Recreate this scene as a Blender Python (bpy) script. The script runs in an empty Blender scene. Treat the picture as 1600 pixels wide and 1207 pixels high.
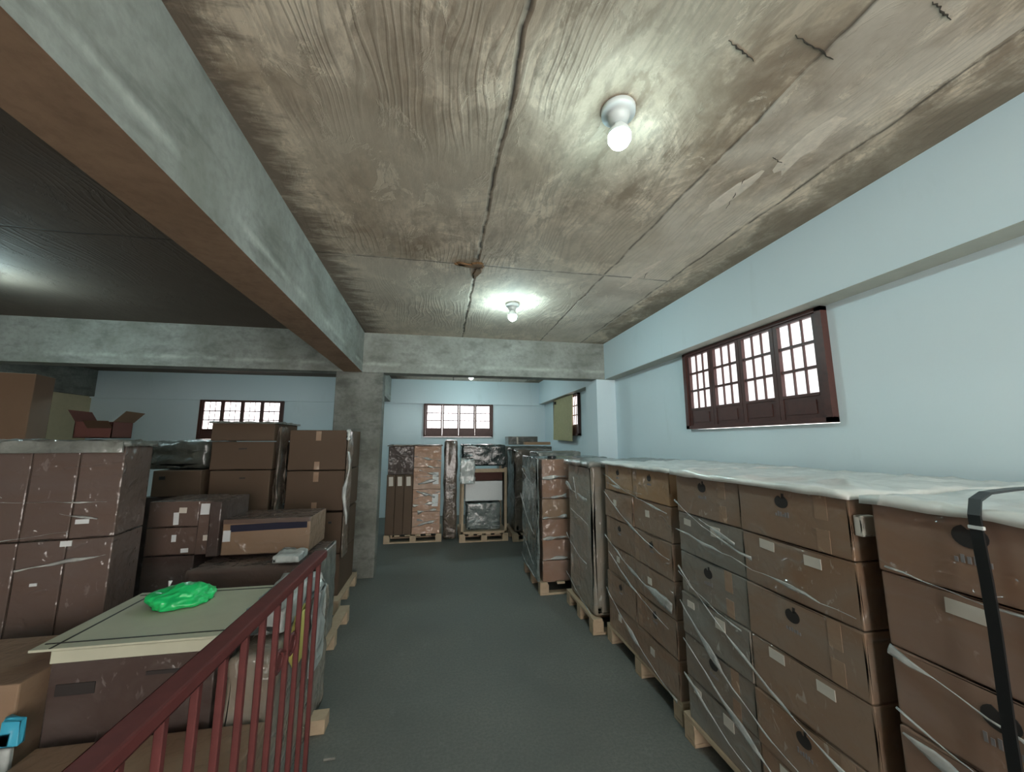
import bpy, bmesh, math, random
from mathutils import Vector, Matrix, noise, Euler
random.seed(7)
S = bpy.context.scene
COL = S.collection
R = math.radians

# ---------------------------------------------------------------- camera, world, exposure
cam_d = bpy.data.cameras.new('camera'); cam = bpy.data.objects.new('camera', cam_d); COL.objects.link(cam)
cam_d.sensor_width = 36; cam_d.lens = 600/1600*36; cam_d.clip_start = .02
cam.location = (0, 0, 1.65)
cam.rotation_euler = (R(90+8.25), 0, R(-10.4))
S.camera = cam
W = bpy.data.worlds.new('world'); S.world = W; W.use_nodes = True
bg = W.node_tree.nodes['Background']; bg.inputs[0].default_value = (1.0, .93, .87, 1); bg.inputs[1].default_value = 2.9
S.view_settings.view_transform = 'Standard'; S.view_settings.look = 'None'
S.view_settings.gamma = 1; S.view_settings.use_curve_mapping = False
S.view_settings.exposure = 1.75
BULB = 150.0          # emission strength of the lamp globes

# ---------------------------------------------------------------- node helper
class NT:
    def __init__(s, name):
        s.m = bpy.data.materials.new(name); s.m.use_nodes = True
        s.t = s.m.node_tree; s.t.nodes.clear()
        s.out = s.t.nodes.new('ShaderNodeOutputMaterial')
    def n(s, kind, props=None, **inp):
        nd = s.t.nodes.new('ShaderNode'+kind)
        for k, v in (props or {}).items(): setattr(nd, k, v)
        for k, v in inp.items():
            key = int(k[1:]) if k[0] == 'i' and k[1:].isdigit() else k.replace('_', ' ')
            s.set(nd.inputs[key], v)
        return nd
    def set(s, sock, v):
        if isinstance(v, bpy.types.NodeSocket): s.t.links.new(v, sock)
        elif isinstance(v, (tuple, list)) and len(v) == 3 and sock.type == 'RGBA': sock.default_value = (*v, 1)
        else: sock.default_value = v
    def pos(s, obj=False):
        if obj: return s.n('TexCoord').outputs['Object']
        return s.n('NewGeometry').outputs['Position']
    def map(s, v, scale=(1,1,1), rot=(0,0,0), loc=(0,0,0)):
        return s.n('Mapping', None, Vector=v, Scale=scale, Rotation=rot, Location=loc).outputs[0]
    def noise(s, v, scale=5., detail=4., rough=.55, dist=0.):
        return s.n('TexNoise', None, Vector=v, Scale=scale, Detail=detail, Roughness=rough, Distortion=dist).outputs['Fac']
    def ramp(s, f, stops, interp='LINEAR'):
        r = s.n('ValToRGB', None, Fac=f); e = r.color_ramp.elements; r.color_ramp.interpolation = interp
        while len(e) < len(stops): e.new(.5)
        for el, (p, c) in zip(e, stops):
            el.position = p; el.color = (c, c, c, 1) if not isinstance(c, tuple) else (*c, 1)
        return r.outputs[0]
    def mix(s, f, a, b, mode='MIX'):
        m = s.n('Mix', dict(data_type='RGBA', blend_type=mode))
        s.set(m.inputs[0], f); s.set(m.inputs[6], a); s.set(m.inputs[7], b)
        return m.outputs[2]
    def math(s, op, a, b=0., c=0.):
        return s.n('Math', dict(operation=op), i0=a, i1=b, i2=c).outputs[0]
    def bump(s, h, strength=.3, dist=.01, normal=None):
        b = s.n('Bump', None, Height=h, Strength=strength, Distance=dist)
        if normal is not None: s.set(b.inputs['Normal'], normal)
        return b.outputs[0]
    def bsdf(s, **k):
        p = s.n('BsdfPrincipled', None, **k); s.t.links.new(p.outputs[0], s.out.inputs[0]); return p

def M_plain(name, col, rough=.6, metal=0., var=.12, scale=12., bump=.0, coat=0.):
    n = NT(name); p = n.pos(True)
    f = n.noise(p, scale, 5.)
    c = n.mix(f, tuple(x*(1-var) for x in col), tuple(min(1, x*(1+var)) for x in col))
    k = dict(Base_Color=c, Roughness=rough, Metallic=metal, Coat_Weight=coat)
    if bump: k['Normal'] = n.bump(n.noise(p, scale*3, 4.), bump, .005)
    n.bsdf(**k); return n.m

def seam(n, coord, at, w):                       # 1 on a line coord == at
    d = n.math('ABSOLUTE', n.math('SUBTRACT', coord, at))
    return n.math('SMOOTH_MIN', n.math('MAXIMUM', n.math('SUBTRACT', 1., n.math('DIVIDE', d, w)), 0.), 1., .1)

def M_ceiling():
    n = NT('formed_concrete_ceiling'); p = n.pos()
    sep = n.n('SeparateXYZ', None, Vector=p); X, Y = sep.outputs[0], sep.outputs[1]
    wob = n.math('MULTIPLY', n.math('SUBTRACT', n.noise(p, 3., 3.), .5), .06)
    Xw = n.math('ADD', X, wob); Yw = n.math('ADD', Y, wob)
    big = n.noise(p, 1.3, 6., .62, .4)
    fine = n.noise(n.map(p, (1, .35, 1)), 16., 6., .65)
    # plywood grain of the formwork pressed in the concrete
    warp = n.noise(n.map(p, (1., .3, 1.)), 3.2, 2., .5)
    gr = n.math('SINE', n.math('MULTIPLY', n.math('ADD', n.math('MULTIPLY', warp, .62), n.math('MULTIPLY', X, 1.5)), 105.))
    gmask = n.ramp(n.noise(p, 1.1, 2.), [(.42, 0.), (.6, 1.)])
    gf = n.math('MULTIPLY', n.ramp(gr, [(.2, 0.), (.9, 1.)]), gmask)
    base = n.mix(n.ramp(big, [(.36, 0.), (.5, .75), (.66, 1.)]), (.40, .30, .21), (.88, .74, .58))
    base = n.mix(n.ramp(fine, [(.38, .55), (.52, 0.)]), base, (.28, .22, .165))
    base = n.mix(n.math('MULTIPLY', gf, .45), base, (.32, .27, .215))
    patch = n.ramp(n.noise(n.map(p, (1, .6, 1), (0, 0, 0), (3, 1, 0)), 5.5, 7., .7, .6), [(.56, 0.), (.6, .6)])
    base = n.mix(patch, base, (.88, .75, .59))
    dk = n.ramp(n.noise(n.map(p, (1, .75, 1), (0, 0, 0), (7, 2, 0)), 2.3, 9., .72, .6), [(.45, 0.), (.50, .6), (.62, .95)])
    dk = n.math('MULTIPLY', dk, n.ramp(n.math('ADD', Y, n.math('MULTIPLY', n.math('ABSOLUTE', n.math('SUBTRACT', X, .3)), -.8)), [(.3, 1.), (1.0, .62)]))
    base = n.mix(dk, base, (.25, .18, .125))
    sp = n.ramp(n.noise(n.map(p, (1, .5, 1)), 11., 6., .7, .4), [(.56, 0.), (.62, .55)])
    base = n.mix(sp, base, (.27, .20, .14))
    grey = n.ramp(n.noise(p, .9, 3., .5), [(.4, 0.), (.65, .55)])
    base = n.mix(grey, base, (.62, .56, .45))
    # a paler smooth board strip beside the wall
    st = n.math('MULTIPLY', n.math('GREATER_THAN', Xw, 1.36), n.math('LESS_THAN', Xw, 1.95))
    base = n.mix(n.math('MULTIPLY', st, n.ramp(n.noise(p, 2.6, 5.), [(.4, .1), (.6, .62)])), base, (.76, .68, .58))
    # far slab panel smoother and paler beyond the cross seam
    fr = n.math('MULTIPLY', n.math('GREATER_THAN', Yw, 2.96), n.math('LESS_THAN', Xw, 2.0))
    base = n.mix(n.math('MULTIPLY', fr, .35), base, (.66, .60, .52))
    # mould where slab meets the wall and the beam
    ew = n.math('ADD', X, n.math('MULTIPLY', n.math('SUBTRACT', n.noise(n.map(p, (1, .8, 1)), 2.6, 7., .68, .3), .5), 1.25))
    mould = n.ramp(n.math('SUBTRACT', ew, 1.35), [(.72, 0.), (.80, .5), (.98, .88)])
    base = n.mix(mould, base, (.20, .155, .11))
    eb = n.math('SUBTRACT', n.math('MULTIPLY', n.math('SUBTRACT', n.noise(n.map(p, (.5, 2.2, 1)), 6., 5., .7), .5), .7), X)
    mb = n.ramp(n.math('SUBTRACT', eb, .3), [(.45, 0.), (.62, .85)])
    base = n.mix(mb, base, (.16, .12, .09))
    # left bay: slab colour mixed darker
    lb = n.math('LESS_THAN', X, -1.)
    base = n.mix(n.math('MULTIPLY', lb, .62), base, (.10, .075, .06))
    ln = seam(n, Xw, .25, .018)
    for at, w, k in ((1.36, .014, .8), (1.97, .012, .9)):
        ln = n.math('MAXIMUM', ln, n.math('MULTIPLY', seam(n, Xw, at, w), k))
    cross = n.math('MULTIPLY', seam(n, Yw, 2.97, .014), n.math('LESS_THAN', X, 2.))
    ln = n.math('MAXIMUM', ln, n.math('MULTIPLY', cross, .8))
    brk = n.ramp(n.noise(p, 7., 3.), [(.36, .15), (.5, 1.)])
    base = n.mix(n.math('MULTIPLY', ln, brk), base, (.055, .042, .033))
    h = n.math('ADD', n.math('MULTIPLY', fine, .5), n.math('ADD', n.math('MULTIPLY', gf, .25), n.math('MULTIPLY', patch, .5)))
    h = n.math('SUBTRACT', h, ln)
    n.bsdf(Base_Color=base, Roughness=.85, Normal=n.bump(h, .5, .012))
    return n.m

def M_concrete(name, a, b, stain=.5, zline=True):
    n = NT(name); p = n.pos()
    z = n.n('SeparateXYZ', None, Vector=p).outputs[2]
    big = n.noise(p, 2.3, 6., .6, .3); fine = n.noise(p, 24., 5.)
    c = n.mix(n.ramp(big, [(.35, 0.), (.65, 1.)]), a, b)
    st = n.ramp(n.noise(n.map(p, (1, .45, 2.)), 3.4, 5., .65), [(.5, 0.), (.62, stain)])
    c = n.mix(st, c, tuple(x*.42 for x in a))
    if zline:                                    # form-board joint and lime streak low on the beams
        zz = n.math('ADD', z, n.math('MULTIPLY', n.math('SUBTRACT', n.noise(p, 5., 3.), .5), .05))
        c = n.mix(n.math('MULTIPLY', seam(n, zz, 2.66, .035), n.ramp(n.noise(p, 2.2, 3.), [(.42, 0.), (.6, .55)])), c, tuple(min(1, x*1.7) for x in b))
    c = n.mix(n.ramp(fine, [(.35, .25), (.55, 0.)]), c, tuple(x*.6 for x in a))
    n.bsdf(Base_Color=c, Roughness=.88, Normal=n.bump(n.math('ADD', fine, big), .25, .01))
    return n.m

def M_wall():
    n = NT('pale_aqua_painted_wall'); p = n.pos()
    f = n.noise(p, 1.2, 4.)
    c = n.mix(f, (.68, .80, .85), (.73, .83, .875))
    c = n.mix(n.ramp(n.noise(n.map(p, (1, 1, .3)), 5., 4.), [(.62, 0.), (.8, .3)]), c, (.54, .63, .64))
    n.bsdf(Base_Color=c, Roughness=.62, Normal=n.bump(n.noise(p, 60., 3.), .08, .004))
    return n.m

def M_floor():
    n = NT('grey_screeded_concrete_floor'); p = n.pos()
    big = n.noise(p, 1.1, 5., .6); fine = n.noise(p, 55., 4., .7)
    c = n.mix(n.ramp(big, [(.35, 0.), (.65, 1.)]), (.115, .122, .108), (.17, .178, .158))
    c = n.mix(n.ramp(fine, [(.4, .5), (.62, 0.)]), c, (.085, .09, .083))
    c = n.mix(n.ramp(n.noise(p, 9., 6., .7), [(.6, 0.), (.75, .35)]), c, (.25, .27, .25))
    n.bsdf(Base_Color=c, Roughness=n.ramp(big, [(.3, .5), (.7, .75)]), Normal=n.bump(fine, .25, .006))
    return n.m

def film_bump(n, p, k=1.):
    """tension wrinkles of stretch film: thin raised ridges running on the diagonal"""
    a = n.noise(n.map(p, (1., 1., 1.7), (.3, 0, 0)), 2.4, 2., .5, .3)
    fine = n.noise(p, 15., 2., .5, .4)
    r1 = n.math('POWER', n.math('MAXIMUM', n.math('SUBTRACT', 1., n.math('MULTIPLY', n.math('ABSOLUTE', n.math('SUBTRACT', a, .5)), 22.)), 0.), 2.)
    msk = n.ramp(n.noise(p, 5.5, 2.), [(.5, 0.), (.62, 1.)])
    h = n.math('MULTIPLY', r1, msk)
    hh = n.math('ADD', n.math('MULTIPLY', h, .35), n.math('ADD', n.math('MULTIPLY', a, 2.2), n.math('MULTIPLY', fine, .55)))
    return h, n.bump(hh, 1., .03*k)

def M_card(name, col, film=0., haze=(.34, .33, .31), k=1.):
    n = NT(name); p = n.pos(); o = n.n('ObjectInfo').outputs['Random']
    f = n.noise(p, 4., 5., .6)
    c = n.mix(f, tuple(x*.86 for x in col), tuple(x*1.14 for x in col))
    c = n.mix(n.math('MULTIPLY', o, .4), c, tuple(x*y for x, y in zip(col, (.74, .66, .58))))
    flute = n.noise(n.map(p, (1, 1, .5)), 30., 3.)
    c = n.mix(n.math('MULTIPLY', flute, .10), c, tuple(x*1.5 for x in col))
    kw = dict(Roughness=.72)
    if film > 0:
        h, nb = film_bump(n, p, k)
        hz = n.ramp(n.noise(n.map(p, (.7, .7, 1.6), (.4, .2, 0)), 2.3, 5., .6, 1.), [(.36, .12*film), (.68, min(1, .95*film))])
        hz = n.math('MINIMUM', n.math('ADD', hz, n.math('MULTIPLY', h, .55*film)), 1.)
        c = n.mix(hz, c, haze)
        fl = n.ramp(n.noise(n.map(p, (1.6, 1.6, .8), (.35, 0, 0)), 17., 3., .6, .8), [(.62, 0.), (.70, .85)])
        fm = n.ramp(n.noise(p, 3.4, 2.), [(.50, 0.), (.60, min(1., film*1.2))])
        c = n.mix(n.math('MULTIPLY', fl, fm), c, tuple(min(.8, x*1.9) for x in haze))  # pale flecks: whitish film folds, with film sparkle painted into the colour
        kw.update(Coat_Weight=min(1., .55+.5*film), Coat_Roughness=.10, Coat_Normal=nb)
    n.bsdf(Base_Color=c, **kw); return n.m

def M_film(name, col, alpha=.8, rough=.2, k=1.):
    n = NT(name); p = n.pos(); h, nb = film_bump(n, p, k)
    f = n.noise(p, 6., 5., .6, .6)
    c = n.mix(n.ramp(f, [(.35, 0.), (.65, 1.)]), tuple(x*(.85 if k < .5 else .55) for x in col), col)
    b = n.n('BsdfPrincipled', None, Base_Color=c, Roughness=rough, Normal=nb, Coat_Weight=.6, Coat_Roughness=.1)
    if alpha < 1:
        t = n.n('BsdfTransparent')
        m = n.n('MixShader', None, i0=alpha, i1=t.outputs[0], i2=b.outputs[0])
        n.t.links.new(m.outputs[0], n.out.inputs[0])
    else: n.t.links.new(b.outputs[0], n.out.inputs[0])
    return n.m

def M_wood(name, a, b, rough=.7):
    n = NT(name); p = n.pos(True)
    g = n.noise(n.map(p, (2.5, 2.5, 2.5)), 6., 5., .6, 1.2)
    c = n.mix(g, a, b)
    n.bsdf(Base_Color=c, Roughness=rough, Normal=n.bump(g, .2, .004)); return n.m

def M_emit(name, col, s):
    n = NT(name); e = n.n('Emission', None, Color=(*col, 1), Strength=s)
    n.t.links.new(e.outputs[0], n.out.inputs[0]); return n.m

def M_pane(name, PANE):
    """obscure glass whose own glow stands in for the day outside"""
    n = NT(name); p = n.pos()
    f = n.noise(p, 9., 3.)
    c = n.mix(n.ramp(f, [(.35, 0.), (.6, 1.)]), (.86, .76, .76), (1., .97, .99))
    e = n.n('Emission', None, Color=c, Strength=PANE)
    g = n.n('BsdfPrincipled', None, Base_Color=(.5, .48, .48, 1), Roughness=.15)
    a = n.n('AddShader', None, i0=e.outputs[0], i1=g.outputs[0])
    n.t.links.new(a.outputs[0], n.out.inputs[0]); return n.m

m_ceil = M_ceiling(); m_wall = M_wall(); m_floor = M_floor()
m_beam = M_concrete('grey_green_beam_concrete', (.235, .245, .215), (.36, .375, .345), .38)
m_beamL = M_concrete('brown_soffit_concrete', (.30, .19, .12), (.40, .26, .17), .25, False)
m_colm = M_concrete('column_concrete', (.125, .128, .108), (.23, .235, .21), .45, False)
m_ledge = M_plain('bare_grey_render', (.42, .43, .38), .85, 0, .15, 9., .1)
m_tan = M_plain('cream_panel', (.50, .43, .28), .8, 0, .1)
CARD = (.30, .178, .098)
m_card = M_card('plain_brown_cardboard', (.092, .057, .034))
m_cardT = M_card('tan_cardboard', (.26, .165, .10), .12)
m_cardB = M_card('mid_brown_cardboard', (.17, .108, .065))
m_cardO = M_card('orange_brown_cardboard', (.38, .215, .10), .22)
m_cardD = M_card('dark_brown_cardboard', (.05, .028, .022), .15)
m_cardF = M_card('cardboard_under_clear_film', (.26, .145, .08), .55, (.28, .25, .215))
m_cardP = M_card('cardboard_under_pinkish_film', (.26, .145, .09), .5, (.30, .23, .20))
m_cardH = M_card('cardboard_under_thick_grey_film', (.21, .15, .105), .95, (.235, .225, .20))
m_cardL = M_card('shaded_cardboard_under_clear_film', (.11, .067, .05), .6, (.115, .09, .082))  # darker copy of the clear-film cardboard, dimness of the left side in its colour
m_cardC = M_card('coppery_cardboard_under_shiny_film', (.40, .21, .12), .9, (.42, .29, .22), 1.6)
m_silver = M_film('silvery_green_stretch_film', (.20, .235, .225), 1., .22, 1.1)
m_top = M_film('milky_cover_film', (.84, .84, .80), 1., .32, .3)
m_fold = M_film('twisted_bright_film', (.85, .86, .83), .55, .12, .8)
m_load4 = M_card('load_under_dull_grey_film', (.25, .20, .15), .75, (.27, .27, .245))
m_dfilm = M_film('black_shiny_film', (.045, .06, .058), 1., .2, 1.2)
m_dgrey = M_film('dark_grey_film', (.10, .105, .09), 1., .35, .8)
m_gfilm = M_film('grey_stretch_film', (.24, .25, .225), 1., .3, .8)
m_bfilm = M_film('brownish_stretch_film', (.17, .13, .10), 1., .28, 1.)
m_white = M_film('white_plastic_sack', (.58, .62, .60), 1., .35, .6)
m_blue = M_plain('blue_plastic', (.05, .38, .55), .4)
m_yel = M_plain('yellow_plastic', (.60, .55, .16), .5)
m_green = M_film('bright_green_plastic_bag', (.02, .80, .22), 1., .38, .5)
m_pal = M_wood('raw_pine_wood', (.36, .26, .17), (.54, .42, .29))
m_ply = M_wood('weathered_plywood', (.30, .27, .13), (.48, .43, .24))
m_frame = M_wood('dark_red_varnished_wood', (.045, .016, .013), (.105, .038, .03), .45)
m_red = M_plain('red_painted_steel', (.105, .022, .02), .6, 0, .3, 30.)
m_black = M_plain('black_plastic', (.012, .013, .014), .4)
m_logo = M_plain('black_print', (.025, .02, .018), .7)
m_label = M_plain('white_paper_label', (.60, .55, .48), .6, 0, .08, 40.)
m_labelw = M_plain('bright_white_paper_label', (.66, .68, .68), .5, 0, .05, 40.)
m_ink = M_plain('grey_print', (.22, .2, .2), .7)
m_tape = M_card('glossy_parcel_tape', (.28, .165, .10), .5, (.4, .3, .22))
m_lid = M_plain('pale_board', (.50, .50, .38), .75, 0, .16, 5., .08)
m_strapline = M_plain('dark_strapping', (.03, .03, .026), .5)
m_porc = M_plain('white_porcelain', (.72, .78, .78), .3)
m_bulb = M_emit('lit_lamp_globe', (.68, .97, 1.), BULB); m_bulbn = M_emit('lit_lamp_globe_dimmer', (.68, .97, 1.), BULB*.36)
m_pane = M_pane('obscure_glass_dim_glow', .46); m_paneb = M_pane('obscure_glass_bright_glow', 1.2)  # same glass, glow strength set separately for dim and bright windows
m_rust = M_plain('rusty_stain_crust', (.20, .105, .045), .9, 0, .5, 25., .5)
m_void = M_plain('dark_slot', (.012, .012, .03), .8)
m_redin = M_plain('red_brown_board', (.07, .022, .016), .8)

# ---------------------------------------------------------------- mesh helpers
def link(o, parent=None):
    COL.objects.link(o)
    if parent is not None: o.parent = parent
    return o
def obj(name, bm, mat, parent=None, loc=(0, 0, 0), rz=0., smooth=False):
    me = bpy.data.meshes.new(name)
    bmesh.ops.recalc_face_normals(bm, faces=bm.faces[:]); bm.to_mesh(me); bm.free()
    me.materials.append(mat)
    if smooth: me.polygons.foreach_set('use_smooth', [True]*len(me.polygons))
    o = bpy.data.objects.new(name, me); o.location = loc; o.rotation_euler = (0, 0, rz)
    return link(o, parent)
def empty(name, loc=(0, 0, 0), rz=0.):
    o = bpy.data.objects.new(name, None); o.location = loc; o.rotation_euler = (0, 0, rz); o.empty_display_size = .1
    return link(o)
def tag(o, label, cat, group=None):
    o['label'] = label; o['category'] = cat
    if group: o['group'] = group
    return o
def part_label(o, t): o['label'] = t; return o
def struct(name, bm, mat, parent=None, smooth=False):
    o = obj(name, bm, mat, parent, smooth=smooth)
    if parent is None: o['kind'] = 'structure'
    return o
def box(bm, a, b):
    vs = [bm.verts.new((x, y, z)) for z in (a[2], b[2]) for y in (a[1], b[1]) for x in (a[0], b[0])]
    for f in ((0, 1, 3, 2), (4, 5, 7, 6), (0, 1, 5, 4), (2, 3, 7, 6), (0, 2, 6, 4), (1, 3, 7, 5)):
        bm.faces.new([vs[i] for i in f])
    return vs
def bx(a, b, bev=0., seg=2):
    bm = bmesh.new(); box(bm, a, b)
    if bev: bmesh.ops.bevel(bm, geom=bm.edges[:], offset=bev, segments=seg, affect='EDGES', profile=.6)
    return bm
def hexa(bm, base, top):                         # two quads
    v = [bm.verts.new(p) for p in base+top]
    for f in ((0, 1, 2, 3), (4, 5, 6, 7), (0, 1, 5, 4), (1, 2, 6, 5), (2, 3, 7, 6), (3, 0, 4, 7)):
        bm.faces.new([v[i] for i in f])
def tube(bm, pts, r, n=8, caps=True):
    rings = []
    for i, p in enumerate(pts):
        p = Vector(p); d = (Vector(pts[min(i+1, len(pts)-1)])-Vector(pts[max(i-1, 0)])).normalized()
        u = d.orthogonal().normalized(); w = d.cross(u)
        if rings and (u.dot(lu) < 0): pass
        u = (lu - d*lu.dot(d)).normalized() if rings else u
        lu = u; w = d.cross(u)
        rr = r[i] if isinstance(r, (list, tuple)) else r
        rings.append([bm.verts.new(p+(u*math.cos(2*math.pi*k/n)+w*math.sin(2*math.pi*k/n))*rr) for k in range(n)])
    for a, b in zip(rings, rings[1:]):
        for k in range(n): bm.faces.new((a[k], a[(k+1) % n], b[(k+1) % n], b[k]))
    if caps: bm.faces.new(rings[0]); bm.faces.new(rings[-1])
def lathe(prof, n=24, flip=1):
    bm = bmesh.new(); rings = []
    for r, z in prof:
        rings.append([bm.verts.new((r*math.cos(2*math.pi*k/n), r*math.sin(2*math.pi*k/n), z)) for k in range(n)])
    for a, b in zip(rings, rings[1:]):
        for k in range(n): bm.faces.new((a[k], a[(k+1) % n], b[(k+1) % n], b[k]))
    bm.faces.new(rings[0]); bm.faces.new(rings[-1]); return bm
def lumpy(a, b, amp=.02, cuts=10, freq=5., seed=0., bev=.03, taper=0.):
    """a bundle: box with rounded edges, subdivided and creased by noise"""
    bm = bmesh.new(); box(bm, a, b)
    bmesh.ops.bevel(bm, geom=bm.edges[:], offset=bev, segments=2, affect='EDGES', profile=.6)
    bmesh.ops.subdivide_edges(bm, edges=[e for e in bm.edges if e.calc_length() > .12], cuts=cuts, use_grid_fill=True)
    bm.normal_update(); off = Vector((seed, seed*1.7, -seed))
    c = (Vector(a)+Vector(b))/2
    for v in bm.verts:
        if v.co.z < a[2]+.012: continue
        q = v.co*freq+off
        h = noise.fractal(q, .9, 2.1, 3)*.6 + (1-abs(noise.noise(q*1.4)))**3*.7-.55
        v.co += v.normal*h*amp
        if taper: 
            t = (v.co.z-a[2])/(b[2]-a[2]); v.co.x += (c.x-v.co.x)*taper*t; v.co.y += (c.y-v.co.y)*taper*t
    return bm

# ---------------------------------------------------------------- the setting
ZC, ZB, XU, XW, YF, XL = 3.08, 2.55, 2.33, 2.49, 9.10, -6.95
struct('floor', bx((-7.3, -4.5, -.12), (2.8, 9.4, 0)), m_floor)
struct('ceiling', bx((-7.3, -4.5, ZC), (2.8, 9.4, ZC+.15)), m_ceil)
# right wall: lower skin with two window openings, upper beam overhanging it
def wall_with_holes(name, x0, x1, holes, along0, along1, z0, z1, axis='y'):
    bm = bmesh.new(); cur = along0
    def b(a0, a1, c0, c1):
        if a1-a0 < 1e-4 or c1-c0 < 1e-4: return
        if axis == 'y': box(bm, (x0, a0, c0), (x1, a1, c1))
        else: box(bm, (a0, x0, c0), (a1, x1, c1))
    for h0, h1, hz0, hz1 in sorted(holes):
        b(cur, h0, z0, z1); b(h0, h1, z0, hz0); b(h0, h1, hz1, z1); cur = h1
    b(cur, along1, z0, z1)
    return struct(name, bm, m_wall)
WR = [(2.03, 3.52, 1.77, 2.54), (6.65, 8.22, 1.76, 2.54), (-2.6, -1.1, 1.77, 2.54)]
WF = [(-.40, 1.20, 1.76, 2.52), (-4.98, -3.37, 1.70, 2.52)]
wall_with_holes('wall_right', XW, XW+.18, WR, -4.5, 9.28, 0, ZB)
o = struct('trim_1', bx((XU, -4.5, ZB), (XW+.18, 9.28, ZC)), m_wall); o['label'] = 'painted concrete ring beam over the right wall'
o = struct('trim_2', bx((XU+.003, -4.5, ZB-.004), (XW, 9.0, ZB)), m_ledge); o['label'] = 'bare underside of the right ring beam'
wall_with_holes('wall_far', YF, YF+.18, WF, -7.3, XW+.18, 0, 2.52, 'x')
struct('trim_3', bx((-7.3, YF-.045, 2.52), (XW, YF+.18, ZC)), m_wall)
struct('wall_left', bx((-7.13, -4.5, 0), (XL, 9.1, ZB)), m_tan)
struct('wall_back_left', bx((-7.3, -4.6, 0), (-.7, -4.45, ZC)), m_wall)  # unseen; extent set so less world light from the open back reaches the left
# painted pilaster in the right wall
struct('trim_4', bx((2.2, 5.2, 0), (XW+.01, 5.62, ZB-.004)), m_wall)
# concrete beams
bm = bmesh.new()
hexa(bm, [(-1.12, -4.5, ZB), (-.80, -4.5, ZB), (-1.03, 5.2, ZB), (-1.26, 5.2, ZB)],
     [(-1.12, -4.5, ZC), (-.80, -4.5, ZC), (-1.03, 5.2, ZC), (-1.26, 5.2, ZC)])
o = struct('trim_5', bm, m_beam)
o['label'] = 'long grey concrete ceiling beam running away from the camera'
o.data.materials.append(m_beamL)
for f in o.data.polygons:
    if f.normal.z < -.5: f.material_index = 1
bm = bmesh.new()
hexa(bm, [(-1.40, 5.42, ZB), (-1.03, 5.42, ZB), (-1.15, 9.06, ZB), (-1.5, 9.06, ZB)],
     [(-1.40, 5.42, ZC), (-1.03, 5.42, ZC), (-1.15, 9.06, ZC), (-1.5, 9.06, ZC)])
struct('trim_6', bm, m_beam)
o = struct('trim_7', bx((-7.0, 5.2, ZB), (XU, 5.42, ZC)), m_beam); o['label'] = 'grey concrete cross beam on the column'
struct('trim_8', bx((-7.3, -4.5, ZB), (-6.87, 9.06, ZC)), m_colm)
o = struct('column', bx((-1.35, 5.2, 0), (-.765, 5.42, ZB), .012), m_colm); o['label'] = 'bare grey concrete column under the crossing beams'

# ---------------------------------------------------------------- windows
def window(name, width, height, origin, rz, sashes=4, open_bars=True, solid=.24, label=None, glass=None):
    """local x along the wall, z up, -y towards the room"""
    e = empty(name, origin, rz); e['kind'] = 'structure'
    if label: e['label'] = label
    t = .045
    bm = bmesh.new()
    box(bm, (0, -.05, 0), (t, .08, height)); box(bm, (width-t, -.05, 0), (width, .08, height))
    box(bm, (0, -.05, height-t*.6), (width, .08, height)); box(bm, (0, -.05, 0), (width, .08, t*.7))
    obj('window_frame', bm, m_frame, e)
    sw = (width-2*t)/sashes
    for i in range(sashes):
        x0 = t+i*sw; x1 = x0+sw; st = .036; z0 = t*.7; z1 = height-t*.6
        zp = z0+(z1-z0)*solid
        bm = bmesh.new()
        box(bm, (x0+.002, -.035, z0), (x0+st, .0, z1)); box(bm, (x1-st, -.035, z0), (x1-.002, .0, z1))
        box(bm, (x0+st, -.03, z0), (x1-st, -.008, zp)); box(bm, (x0+st, -.035, z1-.016), (x1-st, 0, z1))
        box(bm, (x0+st, -.037, zp-.02), (x1-st, 0, zp))
        box(bm, (x0+st+.03, -.036, z0+.03), (x1-st-.03, -.03, zp-.045))
        s = obj('sash', bm, m_frame, e)
        bm = bmesh.new(); h = (z1-.016-zp)/3
        for k in (1, 2): box(bm, (x0+st, -.028, zp+h*k-.010), (x1-st, -.006, zp+h*k+.010))
        pw = (x1-x0-2*st)
        for k in (1, 2): box(bm, (x0+st+pw*k/3-.004, -.026, zp), (x0+st+pw*k/3+.004, -.008, z1-.016))
        obj('glazing_bar', bm, m_frame, s)
        g = obj('pane', bx((x0+st, -.004, zp), (x1-st, .0, z1-.016)), glass or m_pane, s)
    return e
window('window_1', 1.49, .765, (XW+.0, 3.52, 1.775), R(-90), 4, label='large dark red window high in the right wall')
window('window_2', 1.57, .775, (XW+.0, 8.22, 1.763), R(-90), 4, label='window in the right wall past the beam, half boarded over', glass=m_paneb)
window('window_3', 1.60, .76, (-.40, YF, 1.762), 0, 4, label='dark red window in the far wall behind the middle pallets', glass=m_paneb)
window('window_4', 1.61, .82, (-4.98, YF, 1.702), 0, 4, label='window in the far wall behind the left stacks', glass=m_paneb)
window('unseen_window', 1.50, .765, (XW+.0, -1.1, 1.775), R(-90), 4)  # out of view, glowing window added for light from behind the camera

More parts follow.
